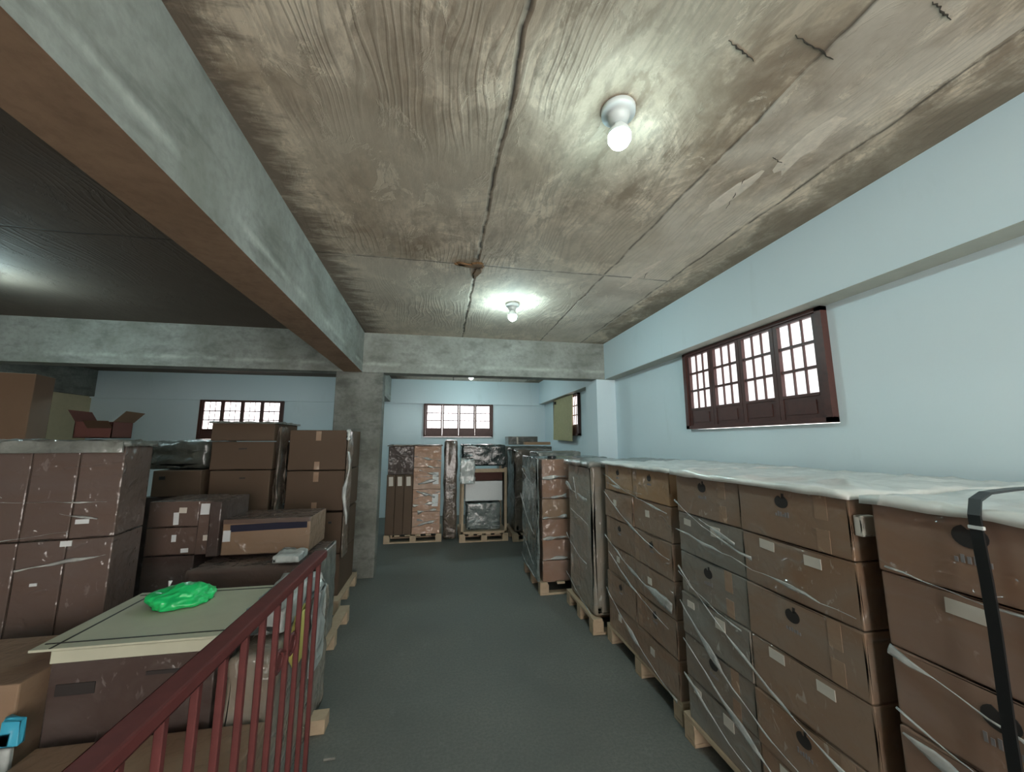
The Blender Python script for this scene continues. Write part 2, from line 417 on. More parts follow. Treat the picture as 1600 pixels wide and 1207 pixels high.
# ---------------------------------------------------------------- lamps
def lamp(x, y, label, s=1., mb=None):
    e = empty('ceiling_lamp', (x, y, ZC))
    tag(e, label, 'lamp', 'bare bulbs on the ceiling')
    obj('lamp_holder', lathe([(.055*s, 0), (.070*s, -.004), (.068*s, -.030), (.048*s, -.034), (.038*s, -.06), (.034*s, -.075)]), m_porc, e, smooth=True)
    obj('bulb_housing', lathe([(.020*s, -.075), (.026*s, -.085), (.038*s, -.100), (.044*s, -.112), (.0465*s, -.128), (.045*s, -.130)]), m_porc, e, smooth=True)
    obj('bulb', lathe([(.0455*s, -.131), (.0455*s, -.150), (.035*s, -.170), (.020*s, -.184), (.004*s, -.188)]), mb or m_bulb, e, smooth=True)
    return e
lamp(.72, 1.37, 'lit round bulb in a white holder, nearest of the ceiling bulbs', 1.05, m_bulbn)
lamp(.70, 3.79, 'lit bulb on the ceiling just before the cross beam')
lamp(.57, 7.7, 'lit bulb seen below the cross beam above the far window')
lamp(-3.85, 3.83, 'bulb over the left bay lighting a patch of dark ceiling')
lamp(-3.3, 6.4, 'lit bulb in the far left bay behind the cross beam')
lamp(.72, -1.1, 'unseen bulb added behind the camera on the same row')  # out of view, added to light the room from behind

# rust crusts and spalls on the slab
def blob(name, pts, mat, label, z=ZC, th=.006):
    bm = bmesh.new()
    for (x, y, rx, ry, a) in pts:
        n = 14; top = []; bot = []
        for k in range(n):
            t = 2*math.pi*k/n; r = 1+.35*noise.noise(Vector((x*9+math.cos(t)*1.7, y*9+math.sin(t)*1.7, 0)))*1.6
            px, py = rx*r*math.cos(t), ry*r*math.sin(t)
            X = x+px*math.cos(a)-py*math.sin(a); Y = y+px*math.sin(a)+py*math.cos(a)
            top.append(bm.verts.new((X, Y, z))); bot.append(bm.verts.new((x+(X-x)*.8, y+(Y-y)*.8, z-th)))
        for k in range(n): bm.faces.new((top[k], top[(k+1) % n], bot[(k+1) % n], bot[k]))
        bm.faces.new(bot); bm.faces.new(top)
    o = obj(name, bm, mat); o['kind'] = 'structure'; o['label'] = label; return o
blob('trim_9', [(.19, 2.98, .11, .03, .2), (.27, 3.08, .03, .13, .1), (.12, 2.97, .05, .02, 0), (.26, 2.96, .05, .05, 0)], m_rust, 'brown rusty crust on the ceiling joint', th=.012)
m_spall = M_plain('raw_pale_spall', (.76, .66, .55), .9, 0, .25, 30., .4)
blob('trim_10', [(1.63, 1.80, .05, .24, .1), (1.72, 1.42, .06, .2, -.1), (1.66, 2.9, .04, .25, .1)], m_spall, 'pale peeled patches in the ceiling near the right wall', th=.003)
m_crack = M_plain('dark_crack', (.035, .028, .02), .9)
bm = bmesh.new()
for (x0, y0, x1, y1) in ((.98, 1.03, 1.13, 1.08), (1.2, .97, 1.42, 1.02), (1.55, .80, 1.68, .83), (1.60, 1.66, 1.70, 1.92), (1.68, 2.8, 1.73, 2.96), (1.62, 1.50, 1.74, 1.53)):
    pts = []; d = Vector((x1-x0, y1-y0, 0)); q = Vector((-d.y, d.x, 0)).normalized()
    for i in range(13):
        pts.append(Vector((x0, y0, ZC-.001))+d*(i/12)+q*random.uniform(-.005, .005))
    tube(bm, pts, [.001+.003*random.random()*math.sin(math.pi*(i+.3)/12.6) for i in range(13)], 6)
o = obj('trim_11', bm, m_crack); o['kind'] = 'structure'; o['label'] = 'dark cracks in the ceiling slab'

# ---------------------------------------------------------------- pallets and cartons
def pallet(x0, x1, y0, y1, label, group='wooden pallets under the loads', h=.13):
    e = empty('wooden_pallet', ((x0+x1)/2, (y0+y1)/2, 0)); tag(e, label, 'pallet', group)
    wx, wy = (x1-x0)/2, (y1-y0)/2
    for i in range(3):
        yy = -wy+.05+i*(wy-.05)
        obj('bottom_board', bx((-wx, yy-.045, 0), (wx, yy+.045, .02), .002, 1), m_pal, e)
        for j in range(3):
            xx = -wx+.05+j*(wx-.05)
            obj('block', bx((xx-.05, yy-.045, .02), (xx+.05, yy+.045, h-.022), .003, 1), m_pal, e)
    for i in range(6):
        xx = -wx+.045+i*(2*wx-.09)/5
        obj('deck_board', bx((xx-.043, -wy, h-.022), (xx+.043, wy, h), .002, 1), m_pal, e)
    return e
_c = {}
def carton_bm(w, d, h, seed=0):
    bm = bx((-w/2, -d/2, 0), (w/2, d/2, h), .007, 2)
    return bm
def carton(x0, x1, y0, y1, z0, h, mat, label, group, tape=None, lab=(), logo=None, gap=.0015, rz=0., face='x', name='carton'):
    """face 'x': the side towards -x shows;  face 'y': the side towards -y shows"""
    w, d = x1-x0-2*gap, y1-y0-2*gap; hh = h-gap*2
    key = (round(w, 3), round(d, 3), round(hh, 3), mat.name)
    if key in _c:
        o = _c[key].copy(); o.parent = None
        for kk in ('label', 'group'): 
            if kk in o: del o[kk]
        COL.objects.link(o)
    else:
        o = obj(name, carton_bm(w, d, hh), mat); _c[key] = o
    o.location = ((x0+x1)/2, (y0+y1)/2, z0+gap); o.rotation_euler = (0, 0, rz)
    tag(o, label, 'box', group)
    def plate(nm, u, v, su, sv, m, t=.0016, rot=0.):
        """u along the face, v up"""
        bm = bx((-su/2, -t, -sv/2), (su/2, 0, sv/2))
        if rot: bmesh.ops.rotate(bm, verts=bm.verts[:], cent=(0, 0, 0), matrix=Matrix.Rotation(rot, 3, 'Y'))
        if face == 'x':
            p = obj(nm, bm, m, o, (-w/2, -u, v), R(-90))
        else: p = obj(nm, bm, m, o, (u, -d/2, v))
        return p
    W_ = d if face == 'x' else w
    if tape is not None: plate('tape', tape, hh-.05 if h < .3 else hh-.06, .05, .096, m_tape); plate('tape', tape, .045, .05, .08, m_tape)
    for (u, v, su, sv, mm) in lab:
        plate('shipping_label', u, v, su, sv, mm, .0022, random.uniform(-.05, .05))
    if logo:
        u, v, r = logo
        bm = bmesh.new(); n = 22; a = []; b = []
        for k in range(n):
            t = 2*math.pi*k/n; rr = r*(1+.06*math.cos(2*t)); 
            if k in (5, 6): rr *= .62               # notch at the top
            a.append(bm.verts.new((rr*math.cos(t), -.002, rr*math.sin(t)*.9))); b.append(bm.verts.new((rr*math.cos(t), 0, rr*math.sin(t)*.9)))
        bm.faces.new(a); bm.faces.new(b)
        for k in range(n): bm.faces.new((a[k], a[(k+1) % n], b[(k+1) % n], b[k]))
        box(bm, (r*.1, -.002, r*.5), (r*.45, 0, r*1.15))
        if face == 'x': p = obj('printed_mark', bm, m_logo, o, (-w/2, -u, v), R(-90))
        else: p = obj('printed_mark', bm, m_logo, o, (u, -d/2, v))
        bm = bmesh.new()
        for k in range(6): box(bm, (-r*1.1+k*r*.38, -.0015, -r*2.0), (-r*1.1+k*r*.38+r*.22, 0, -r*2.0+r*random.uniform(.3, .7)))
        obj('printed_caption', bm, m_ink, p)
    return o
def ribbon(name, pts, widths, parent, mat=None, out=(-1, 0, 0), lift=.004):
    """a twisted rope or fold of film laid on a face"""
    bm = bmesh.new(); o = Vector(out); prev = None
    for i, p in enumerate(pts):
        p = Vector(p); d = (Vector(pts[min(i+1, len(pts)-1)])-Vector(pts[max(i-1, 0)])).normalized()
        s = o.cross(d).normalized()*widths[i]/2
        ring = [bm.verts.new(p-s), bm.verts.new(p-s*.3+o*lift*(1+.8*math.sin(i*1.9))), bm.verts.new(p+s*.5+o*lift*.7), bm.verts.new(p+s), bm.verts.new(p-o*.001)]
        if prev:
            for k in range(5): bm.faces.new((prev[k], prev[(k+1) % 5], ring[(k+1) % 5], ring[k]))
        else: bm.faces.new(ring)
        prev = ring
    bm.faces.new(prev)
    return obj(name, bm, mat or m_fold, parent, smooth=True)
def rope_x(parent, x, ya, za, yb, zb, sag=.03, w=.014, n=16, mat=None):
    pts, ws = [], []
    for i in range(n+1):
        t = i/n; y = ya+(yb-ya)*t
        z = za+(zb-za)*t-sag*math.sin(math.pi*t)+.012*noise.noise(Vector((y*9, za*7, 1)))
        pts.append((x-.003, y, z)); ws.append(w*(.12+3.2*max(0, noise.noise(Vector((y*5+za*3, za*5, 4)))+.1)))
    return ribbon('film_fold', pts, ws, parent, mat)
def rope_y(parent, y, xa, za, xb, zb, sag=.02, w=.012, n=14, mat=None):
    pts, ws = [], []
    for i in range(n+1):
        t = i/n; x = xa+(xb-xa)*t
        z = za+(zb-za)*t-sag*math.sin(math.pi*t)+.012*noise.noise(Vector((x*9, za*7, 3)))
        pts.append((x, y-.003, z)); ws.append(w*(.15+2.6*max(0, noise.noise(Vector((x*8+za*3, za*5, 9)))+.12)))
    return ribbon('film_fold', pts, ws, parent, mat, (0, -1, 0))
def top_sheet(parent, x0, x1, y0, y1, z, skirt=.05, seed=0., amp=.012, name='cover_sheet', mat=None):
    """thin crumpled sheet lying over a load with a ragged skirt hanging over its sides"""
    bm = bmesh.new(); nx, ny = 22, 22; e = .006; V = {}
    for i in range(-1, nx+2):
        for j in range(-1, ny+2):
            u = min(max(i/nx, 0), 1); v = min(max(j/ny, 0), 1)
            x = x0+(x1-x0)*u; y = y0+(y1-y0)*v
            q = Vector((x*6+seed, y*6, seed)); h = (noise.fractal(q, .9, 2., 3)+.7)*amp
            h = max(h, .001)+(1-abs(noise.noise(q*1.3)))**6*amp*.8
            zz = z+.002+h
            if i < 0 or j < 0 or i > nx or j > ny:
                s = skirt*(.55+.9*abs(noise.noise(Vector((x*5+seed, y*5, 2)))))
                zz = z-s; x += e*((i > nx)-(i < 0))*1.3; y += e*((j > ny)-(j < 0))*1.3
            else:
                x += e*((i == nx)-(i == 0)); y += e*((j == ny)-(j == 0))
            V[i, j] = bm.verts.new((x, y, zz))
    for i in range(-1, nx+1):
        for j in range(-1, ny+1):
            bm.faces.new((V[i, j], V[i+1, j], V[i+1, j+1], V[i, j+1]))
    o = obj(name, bm, mat or m_top, parent, smooth=True)
    md = o.modifiers.new('thick', 'SOLIDIFY'); md.thickness = .0015
    return o
ROWS = ['top row', 'second row from the top', 'third row from the top', 'fourth row from the top', 'fifth row from the top', 'bottom row']

def load(name, x0, x1, ys, nrow, h, z0, mats, group, opts=None, jit=.012):
    """cartons stacked row on row; ys: edges along y from near to far"""
    ends = {1: [''], 2: ['near half', 'far half'], 3: ['near end', 'middle', 'far end']}[len(ys)-1]
    for r in range(nrow):
        z = z0+(nrow-1-r)*h
        for c in range(len(ys)-1):
            jx = random.uniform(0, jit); 
            kw = opts(r, c) if opts else {}
            m = mats(r, c) if callable(mats) else mats
            carton(x0+jx, x1, ys[c], ys[c+1], z, h, m, f'carton, {ROWS[r]}, {ends[c]} of {name}', group, **kw)

# --- right hand row, from the camera to the far end
# load 1 (nearest)
H = .222
pallet(1.40, 2.40, .10, 1.08, 'wooden pallet under the nearest load on the right')
def o1(r, c):
    if r % 2 == 0: return dict(logo=(.0, .155, .036), tape=.17)
    return dict(lab=[(-.03, .175, .10, .04, m_label), (.12, .165, .08, .04, m_label)])
load('the nearest right load', 1.40, 2.36, [.12, .60, 1.08], 6, H, .13, m_cardP, 'cartons on the nearest right-hand pallet', o1)
w = empty('stretch_wrap', (0, 0, 0)); tag(w, 'clear film and milky cover sheet around the nearest right-hand load', 'plastic wrap', 'stretch film on the right-hand loads')
top_sheet(w, 1.393, 2.40, .11, 1.092, .13+6*H, .022, 3.1)
for (ya, za, yb, zb, s, wd) in ((1.07, 1.01, .2, .86, .03, .028), (1.07, .84, .15, .66, .02, .012), (1.06, .78, .5, .70, .01, .05), (1.06, .42, .3, .30, .03, .02), (1.05, 1.26, .66, 1.22, 0, .008)):
    rope_x(w, 1.395, ya, za, yb, zb, s, wd)
st = empty('strap', (0, 0, 0)); tag(st, 'thick black strap hanging over the near corner of the nearest right-hand load', 'strap')
pts = [(1.80, .88, 1.515), (1.60, .85, 1.515), (1.46, .825, 1.512), (1.398, .812, 1.497), (1.374, .805, 1.46), (1.371, .803, 1.40)]
pts += [(1.371, .803-.003*math.sin(k), 1.40-k*.11) for k in range(1, 12)]
bm = bmesh.new(); prev = None
for i, p in enumerate(pts):
    p = Vector(p); d = (Vector(pts[min(i+1, len(pts)-1)])-Vector(pts[max(i-1, 0)])).normalized(); s = Vector((0, 1, 0)); nn = d.cross(s).normalized()
    s = s*.0125; nn = nn*.003
    ring = [bm.verts.new(p-s-nn), bm.verts.new(p+s-nn), bm.verts.new(p+s+nn), bm.verts.new(p-s+nn)]
    if prev:
        for k in range(4): bm.faces.new((prev[k], prev[(k+1) % 4], ring[(k+1) % 4], ring[k]))
    else: bm.faces.new(ring)
    prev = ring
bm.faces.new(prev); obj('webbing', bm, m_black, st)
part_label(obj('seal', bx((1.366, .788, 1.425), (1.376, .818, 1.434), .001, 1), m_labelw, st), 'small white seal on the strap')

# load 2
pallet(1.40, 2.40, 1.15, 2.22, 'wooden pallet under the second load from the camera on the right')
def o2(r, c):
    if r % 2 == 0: return dict(logo=(-.02, .16, .030), tape=.13 if c else .15)
    if c == 0: return dict(lab=[(-.12, .185, .075, .038, m_label), (.09, .175, .07, .038, m_label)])
    return dict(lab=[(-.17, .17, .06, .034, m_label), (.06, .165, .07, .05, m_label)])
load('the second right load', 1.40, 2.36, [1.15, 1.66, 2.17], 6, H, .13, lambda r, c: m_cardH if (c == 1 and r > 0) else m_cardF, 'cartons on the second right-hand pallet', o2)
w = empty('stretch_wrap'); tag(w, 'clear film and milky cover sheet around the second load from the camera', 'plastic wrap', 'stretch film on the right-hand loads')
top_sheet(w, 1.393, 2.42, 1.142, 2.19, .13+6*H, .016, 9.7, .014)
for (ya, za, yb, zb, s, wd) in ((2.17, 1.14, 1.16, 1.06, .01, .012), (2.17, 1.30, 1.6, 1.12, .02, .01), (2.17, .93, 1.2, .50, .05, .016), (2.17, .74, 1.3, .36, .08, .03), (2.16, .55, 1.2, .18, .05, .022), (2.17, .90, 1.7, .78, .02, .01), (2.17, .36, 1.5, .16, .03, .014), (1.95, 1.24, 1.7, 1.16, .0, .03)):
    rope_x(w, 1.395, ya, za, yb, zb, s, wd)
part_label(obj('corner_film', bx((1.41, 1.118, 1.33), (1.47, 1.146, 1.40), .006), m_label, w), 'pale folded film patch on the near corner')

# load 3
pallet(1.43, 2.43, 2.27, 3.32, 'wooden pallet under the third load from the camera on the right')
def o3(r, c):
    if r in (0, 2, 4): return dict(logo=(0, .155, .024), tape=-.2)
    return dict(lab=[(-.05, .13, .05, .045, m_label)])
load('the third right load', 1.425, 2.36, [2.28, 2.77, 3.27], 6, H, .13, lambda r, c: (m_cardO if r == 0 else m_cardF), 'cartons on the third right-hand pallet', o3)
w = empty('stretch_wrap'); tag(w, 'clear film around the third load, leaving its top row bare', 'plastic wrap', 'stretch film on the right-hand loads')
top_sheet(w, 1.415, 2.42, 2.272, 3.282, .13+6*H, .012, 5.2, .012)
for (ya, za, yb, zb, s, wd) in ((3.27, 1.38, 2.3, 1.2, .03, .014), (3.26, 1.22, 2.3, .92, .05, .02), (3.27, .86, 2.3, .64, .05, .03), (3.2, .74, 2.35, .5, .04, .015), (3.27, .42, 2.3, .12, .04, .035), (3.2, 1.30, 2.6, 1.28, .01, .02)):
    rope_x(w, 1.42, ya, za, yb, zb, s, wd)

# load 4: thick grey film
pallet(1.33, 2.40, 3.38, 4.10, 'wooden pallet under the grey film-wrapped load, fourth from the camera')
b = obj('wrapped_bundle', lumpy((1.365, 3.415, .132), (2.34, 4.065, 1.432), .012, 14, 2.4, 3., .03), m_load4, smooth=True)
tag(b, 'tall load tightly wrapped in dull grey film, fourth from the camera', 'bundle')
w = empty('stretch_wrap'); tag(w, 'thick grey film around the fourth load from the camera', 'plastic wrap', 'stretch film on the right-hand loads')
top_sheet(w, 1.332, 2.40, 3.39, 4.092, .13+4*.33, .05, 2.2, .012, mat=m_gfilm)
for (ya, za, yb, zb, s, wd) in ((4.06, 1.22, 3.45, 1.12, .02, .03), (3.9, .98, 3.42, .9, .0, .012), (3.8, 1.3, 3.72, 1.1, 0, .03), (4.05, .7, 3.5, .55, .03, .015), (4.08, .32, 3.42, .16, .02, .015)):
    rope_x(w, 1.332, ya, za, yb, zb, s, wd)

# load 5: silvery film with a bare cardboard corner
pallet(1.10, 2.15, 4.30, 5.15, 'wooden pallet under the silvery green load beside the aisle')
for k in range(6):
    carton(1.135, 1.75, 4.32, 4.62, .13+k*.22, .22, m_cardT if k == 3 else m_cardP, f'pinkish carton, {ROWS[5-k]}, on the corner of the silvery load', 'corner cartons of the silvery load', face='y')
b = obj('wrapped_bundle', lumpy((1.08, 4.33, .13), (1.11, 5.12, 1.47), .015, 14, 5., 2., .012), m_silver, smooth=True)
tag(b, 'silvery green film hanging in folds down the aisle side of the fifth load', 'plastic wrap')
b = obj('wrapped_bundle', lumpy((1.16, 4.65, .13), (2.1, 5.10, 1.46), .015, 10, 5., 4., .03), m_silver, smooth=True)
tag(b, 'tall film-wrapped bundle behind the pinkish cartons of the fifth load', 'bundle')
cp = obj('cap', lathe([(.045, 0), (.052, .005), (.052, .03), (.045, .036)], 20), m_black, loc=(1.29, 4.44, .13+6*.22)); tag(cp, 'small black round cap on top of the pinkish carton corner', 'cap')
w = empty('stretch_wrap'); tag(w, 'bright twisted film strands across the pinkish corner of the fifth load', 'plastic wrap', 'stretch film on the right-hand loads')
for z in (.36, .58, .80, 1.02, 1.24): rope_y(w, 4.318, 1.14, z, 1.42, z+.02, 0, .03)
for (ya, za, yb, zb, s, wd) in ((5.1, .98, 4.36, .62, .05, .04), (5.0, 1.3, 4.4, 1.16, .02, .02), (4.9, .5, 4.4, .3, .02, .02), (5.05, .25, 4.35, .18, .01, .02)):
    rope_x(w, 1.055, ya, za, yb, zb, s, wd)

# load 6 beyond the column line
pallet(1.45, 2.15, 5.75, 6.3, 'wooden pallet under the grey load against the right wall behind the pilaster')
b = obj('wrapped_bundle', lumpy((1.45, 5.75, .13), (2.15, 6.3, 1.50), .015, 10, 5., 8.), m_gfilm, smooth=True)
tag(b, 'low grey film-topped load against the right wall beyond the pilaster', 'bundle')

# ---------------------------------------------------------------- far middle pallets
pallet(-.88, .05, 6.80, 7.6, 'wooden pallet under the tall brown cartons by the far wall')
for k in range(3):
    x = -.87+k*.142
    carton(x, x+.142, 6.82, 7.55, .13, .97, m_card, f'narrow upright brown carton, {["left", "middle", "right"][k]} one of the three by the column', 'upright narrow cartons', face='y', lab=[(0, .86, .07, .15, m_label)])
carton(-.86, -.445, 6.82, 7.55, 1.10, .47, m_cardD, 'dark brown carton lying across the three upright ones', 'cartons on the far left pallet', face='y')
for k in range(4):
    carton(-.440, .02, 6.81, 7.55, .13+k*.362, .362, m_cardC, f'coppery film-wrapped carton, {["bottom", "second lowest", "third lowest", "topmost"][k]} of its stack by the far wall', 'coppery cartons under film', face='y', lab=[(.14, .18, .1, .2, m_labelw)] if k in (1, 2) else ())
w = empty('stretch_wrap'); tag(w, 'crumpled shiny film across the coppery cartons by the far wall', 'plastic wrap')
for i in range(11): rope_y(w, 6.806, -.44+random.uniform(0, .1), .25+i*.115, .02-random.uniform(0, .12), .25+i*.115+random.uniform(-.12, .12), .0, .028)
top_sheet(w, -.87, .03, 6.79, 7.57, 1.581, .01, 7., .01, mat=m_bfilm)
b = obj('wrapped_bundle', lumpy((.075, 6.95, .0), (.30, 7.3, 1.68), .02, 10, 5., 11., .03), m_bfilm, smooth=True)
tag(b, 'tall thin brown film-wrapped bundle standing between the two far pallets', 'bundle')

pallet(.34, 1.16, 6.66, 7.5, 'wooden pallet under the open crate by the far wall')
cr = empty('wooden_crate', (.75, 6.95, .13)); tag(cr, 'open wooden crate of white and blue goods standing on the middle far pallet', 'crate')
for sx in (-.385, .345):
    for sy in (-.27, .33): obj('post', bx((sx, sy, 0), (sx+.04, sy+.04, 1.08)), m_pal, cr)
obj('crate_base', bx((-.385, -.27, 0), (.385, .37, .035)), m_pal, cr)
obj('side_rail', bx((-.345, -.268, 1.0), (.345, -.24, 1.06)), m_pal, cr)
b = obj('wrapped_bundle', lumpy((.46, 6.76, .168), (1.04, 7.2, .62), .02, 10, 6., 13.), m_silver, smooth=True); tag(b, 'blue-grey wrapped goods at the bottom of the open crate', 'bundle')
carton(.43, 1.07, 6.74, 7.2, .65, .33, m_labelw, 'white board box in the middle of the open crate', 'goods in the open crate', face='y')
carton(.44, 1.07, 6.74, 7.2, .985, .17, m_redin, 'dark red box on top inside the open crate', 'goods in the open crate', face='y')
b = obj('wrapped_bundle', lumpy((.37, 6.80, 1.23), (1.14, 7.45, 1.60), .02, 10, 6., 17.), m_dfilm, smooth=True); tag(b, 'black shiny film-wrapped load on top of the open crate', 'bundle')
b = obj('wrapped_bundle', lumpy((.34, 6.60, .95), (.58, 6.65, 1.36), .03, 8, 8., 19., .01), m_white, smooth=True); tag(b, 'loose whitish film bunched at the left of the open crate', 'plastic wrap')

pallet(1.22, 2.0, 6.55, 7.4, 'wooden pallet under the dark brown load right of the crate')
b = obj('wrapped_bundle', lumpy((1.26, 6.60, .145), (1.94, 7.3, 1.52), .035, 10, 5., 23.), m_bfilm, smooth=True); tag(b, 'dark brown film-wrapped load right of the open crate', 'bundle')
b = obj('wrapped_bundle', lumpy((1.20, 7.55, .0), (2.2, 8.3, 1.56), .02, 8, 5., 29.), m_dgrey, smooth=True); tag(b, 'dark load by the far wall carrying the black box', 'bundle')
carton(1.35, 1.96, 7.75, 8.2, 1.585, .17, m_dgrey, 'black box on the load in the far right corner', 'boxes on the far right load', face='y', lab=[(-.12, .085, .03, .14, m_label)])
carton(1.65, 2.18, 7.56, 7.73, 1.585, .06, m_cardO, 'flat orange-brown box beside the black box in the far corner', 'boxes on the far right load', face='y')

# plywood leaning over the second window
bm = bmesh.new(); hexa(bm, [(2.385, 6.86, 1.655), (2.40, 6.86, 1.655), (2.40, 8.06, 1.69), (2.385, 8.06, 1.69)], [(2.415, 6.88, 2.535), (2.43, 6.88, 2.535), (2.43, 8.06, 2.54), (2.415, 8.06, 2.54)])
p = obj('plywood_board', bm, m_ply); tag(p, 'yellowish plywood board fixed across most of the window past the beam', 'board')
obj('bracket', bx((2.37, 7.9, 2.44), (2.412, 7.96, 2.50)), m_black, p)

# ---------------------------------------------------------------- left side
# load by the column
pallet(-1.48, -.93, 4.20, 5.05, 'wooden pallet sticking out beside the concrete column')
GB = 'cartons stacked against the column'
for k, (z, h) in enumerate(((.13, .40), (.535, .40))):
    carton(-1.30, -.97, 4.32, 4.98, z, h, m_card, ['lowest', 'second lowest'][k]+' brown carton of the stack beside the column', GB, face='y', lab=[(.05, .30, .03, .02, m_black)])
for k, (z, h) in enumerate(((.955, .40), (1.36, .41))):
    carton(-1.52, -.965, 4.30, 4.98, z, h, m_card, ['third carton up in the stack beside the column', 'topmost brown carton of the stack beside the column'][k], GB, face='y', tape=.0)
w = empty('stretch_wrap'); tag(w, 'clear film fringe along the corner of the stack beside the column', 'plastic wrap')
obj('corner_film', lumpy((-.958, 4.28, .5), (-.94, 4.5, 1.76), .01, 10, 9., 31., .005), m_bfilm, w, smooth=True)
pts = [(-.93+.02*math.sin(i), 4.24-.0*i, 1.55-i*.09) for i in range(9)]
ribbon('film_fold', pts, [.02, .03, .015, .02, .05, .04, .03, .03, .012], w, None, (.6, -.8, 0))
ribbon('film_fold', [(-.945, 4.27, 1.78-.02*i) for i in range(7)], [.03, .05, .03, .04, .02, .05, .01], w, None, (0, -1, 0))

# stack left of it
GC = 'cartons of the stack in front of the left far window'
carton(-2.17, -1.62, 4.22, 4.8, 0, .52, m_card, 'large carton at the foot of the stack before the left window', GC, face='y')
carton(-2.17, -1.62, 4.22, 4.8, .525, .46, m_cardL, 'carton second from the floor in the stack before the left window', GC, face='y')
carton(-2.16, -1.63, 4.20, 4.8, .99, .385, m_card, 'brown carton with a pale left side in the stack before the left window', GC, face='y', lab=[(-.1, .14, .04, .05, m_labelw), (.02, .31, .05, .012, m_logo)])
carton(-2.17, -1.62, 4.20, 4.8, 1.38, .27, m_card, 'brown carton second from the top before the left window', GC, face='y', lab=[(.0, .20, .07, .012, m_logo)])
carton(-2.18, -1.62, 4.19, 4.8, 1.655, .175, m_card, 'topmost brown carton before the left window', GC, face='y')
w = empty('stretch_wrap'); tag(w, 'grey film hanging between the two tall stacks by the column', 'plastic wrap')
obj('hanging_film', lumpy((-1.598, 4.22, .9), (-1.57, 4.42, 1.80), .03, 8, 7., 37., .01), m_bfilm, w, smooth=True)
top_sheet(w, -2.19, -1.605, 4.178, 4.815, 1.833, .01, 17., .01, mat=m_gfilm)

# dark stack
GD = 'goods stacked on the left behind the labelled cartons'
carton(-2.72, -2.20, 4.22, 4.8, 0, 1.14, m_cardD, 'tall dark carton under the brown one, left of the window stack', GD, face='y')
carton(-2.60, -2.20, 4.15, 4.7, 1.145, .24, m_card, 'brown carton with a black spot, under the dark grey bundle', GD, face='y', lab=[(-.12, .17, .05, .03, m_black)])
b = obj('wrapped_bundle', lumpy((-2.72, 4.22, 1.39), (-2.20, 4.8, 1.66), .03, 8, 7., 41., .05), m_dgrey, smooth=True); tag(b, 'dark grey wrapped bundle left of the stack before the left window', 'bundle')
b = obj('carton', carton_bm(.22, .4, .5), m_cardD, loc=(-2.80, 3.95, .72)); tag(b, 'dark brown carton edge right of the big film-wrapped load', 'box', GD)
b = obj('carton', carton_bm(.22, .4, .71), m_cardD, loc=(-2.80, 3.95, 0)); tag(b, 'dark carton under the dark edge carton right of the big wrapped load', 'box', GD)

# wrapped load behind the railing with labelled cartons on it
pallet(-1.72, -.80, 3.10, 4.08, 'wooden pallet whose light boards stick out into the aisle past the railing')
b = obj('wrapped_bundle', lumpy((-1.70, 3.14, .14), (-.90, 3.85, .775), .012, 10, 5., 43.), m_cardL, smooth=True); tag(b, 'low film-wrapped load behind the pale-topped box', 'bundle')
b = obj('wrapped_bundle', lumpy((-.865, 3.12, .14), (-.84, 3.62, .82), .012, 8, 6., 47., .01), m_gfilm, smooth=True); tag(b, 'grey film side of the low load next to the railing end', 'plastic wrap')
GG = 'labelled cartons on the low wrapped load'
L1 = [(-.12, .12, .035, .10, m_labelw), (-.06, .02, .04, .05, m_label)]
carton(-1.72-.42, -1.80, 3.42, 3.85, .81, .20, m_cardL, 'lower left labelled carton beside the big wrapped load', GG, face='y', lab=[(.10, .03, .05, .03, m_labelw), (.02, .12, .03, .05, m_labelw)])
carton(-1.72-.42, -1.80, 3.42, 3.85, 0, .805, m_cardD, 'dark carton under the left labelled cartons', GG, face='y')
carton(-1.72-.42, -1.80, 3.42, 3.85, 1.012, .19, m_cardL, 'upper left labelled carton beside the big wrapped load', GG, face='y', lab=[(.02, .06, .035, .09, m_labelw), (.06, .12, .05, .04, m_label)])
carton(-1.70, -1.62+.0, 3.36, 3.8, .80, .40, m_cardD, 'narrow dark carton between the labelled cartons', GG, face='y')
carton(-1.795, -1.705, 3.40, 3.8, .81, .39, m_cardL, 'narrow carton with white labels beside the upper left one', GG, face='y', lab=[(0, .33, .06, .08, m_labelw), (.02, .12, .03, .04, m_label)])
c = carton(-1.61, -.99, 3.38, 3.8, .80, .262, m_cardT, 'tan carton with a long dark slot under its lid, above the railing end', GG, face='y')
bm = bmesh.new(); box(bm, (-.25, -.212, .175), (.29, -.208, .225)); s = obj('dark_opening', bm, m_void, c)
s.rotation_euler = (0, R(-1.5), 0)
obj('shipping_label', bx((-.30, -.214, .10), (-.25, -.209, .18)), m_labelw, c)
obj('lid_flap', bx((-.305, -.22, .228), (.305, .2, .262), .004), m_cardL, c)
b = obj('plastic_film', lumpy((-1.16, 3.14, .79), (-.98, 3.34, .84), .025, 6, 12., 53., .01), m_white, smooth=True); tag(b, 'crumpled whitish film on the low load behind the railing end', 'plastic wrap')

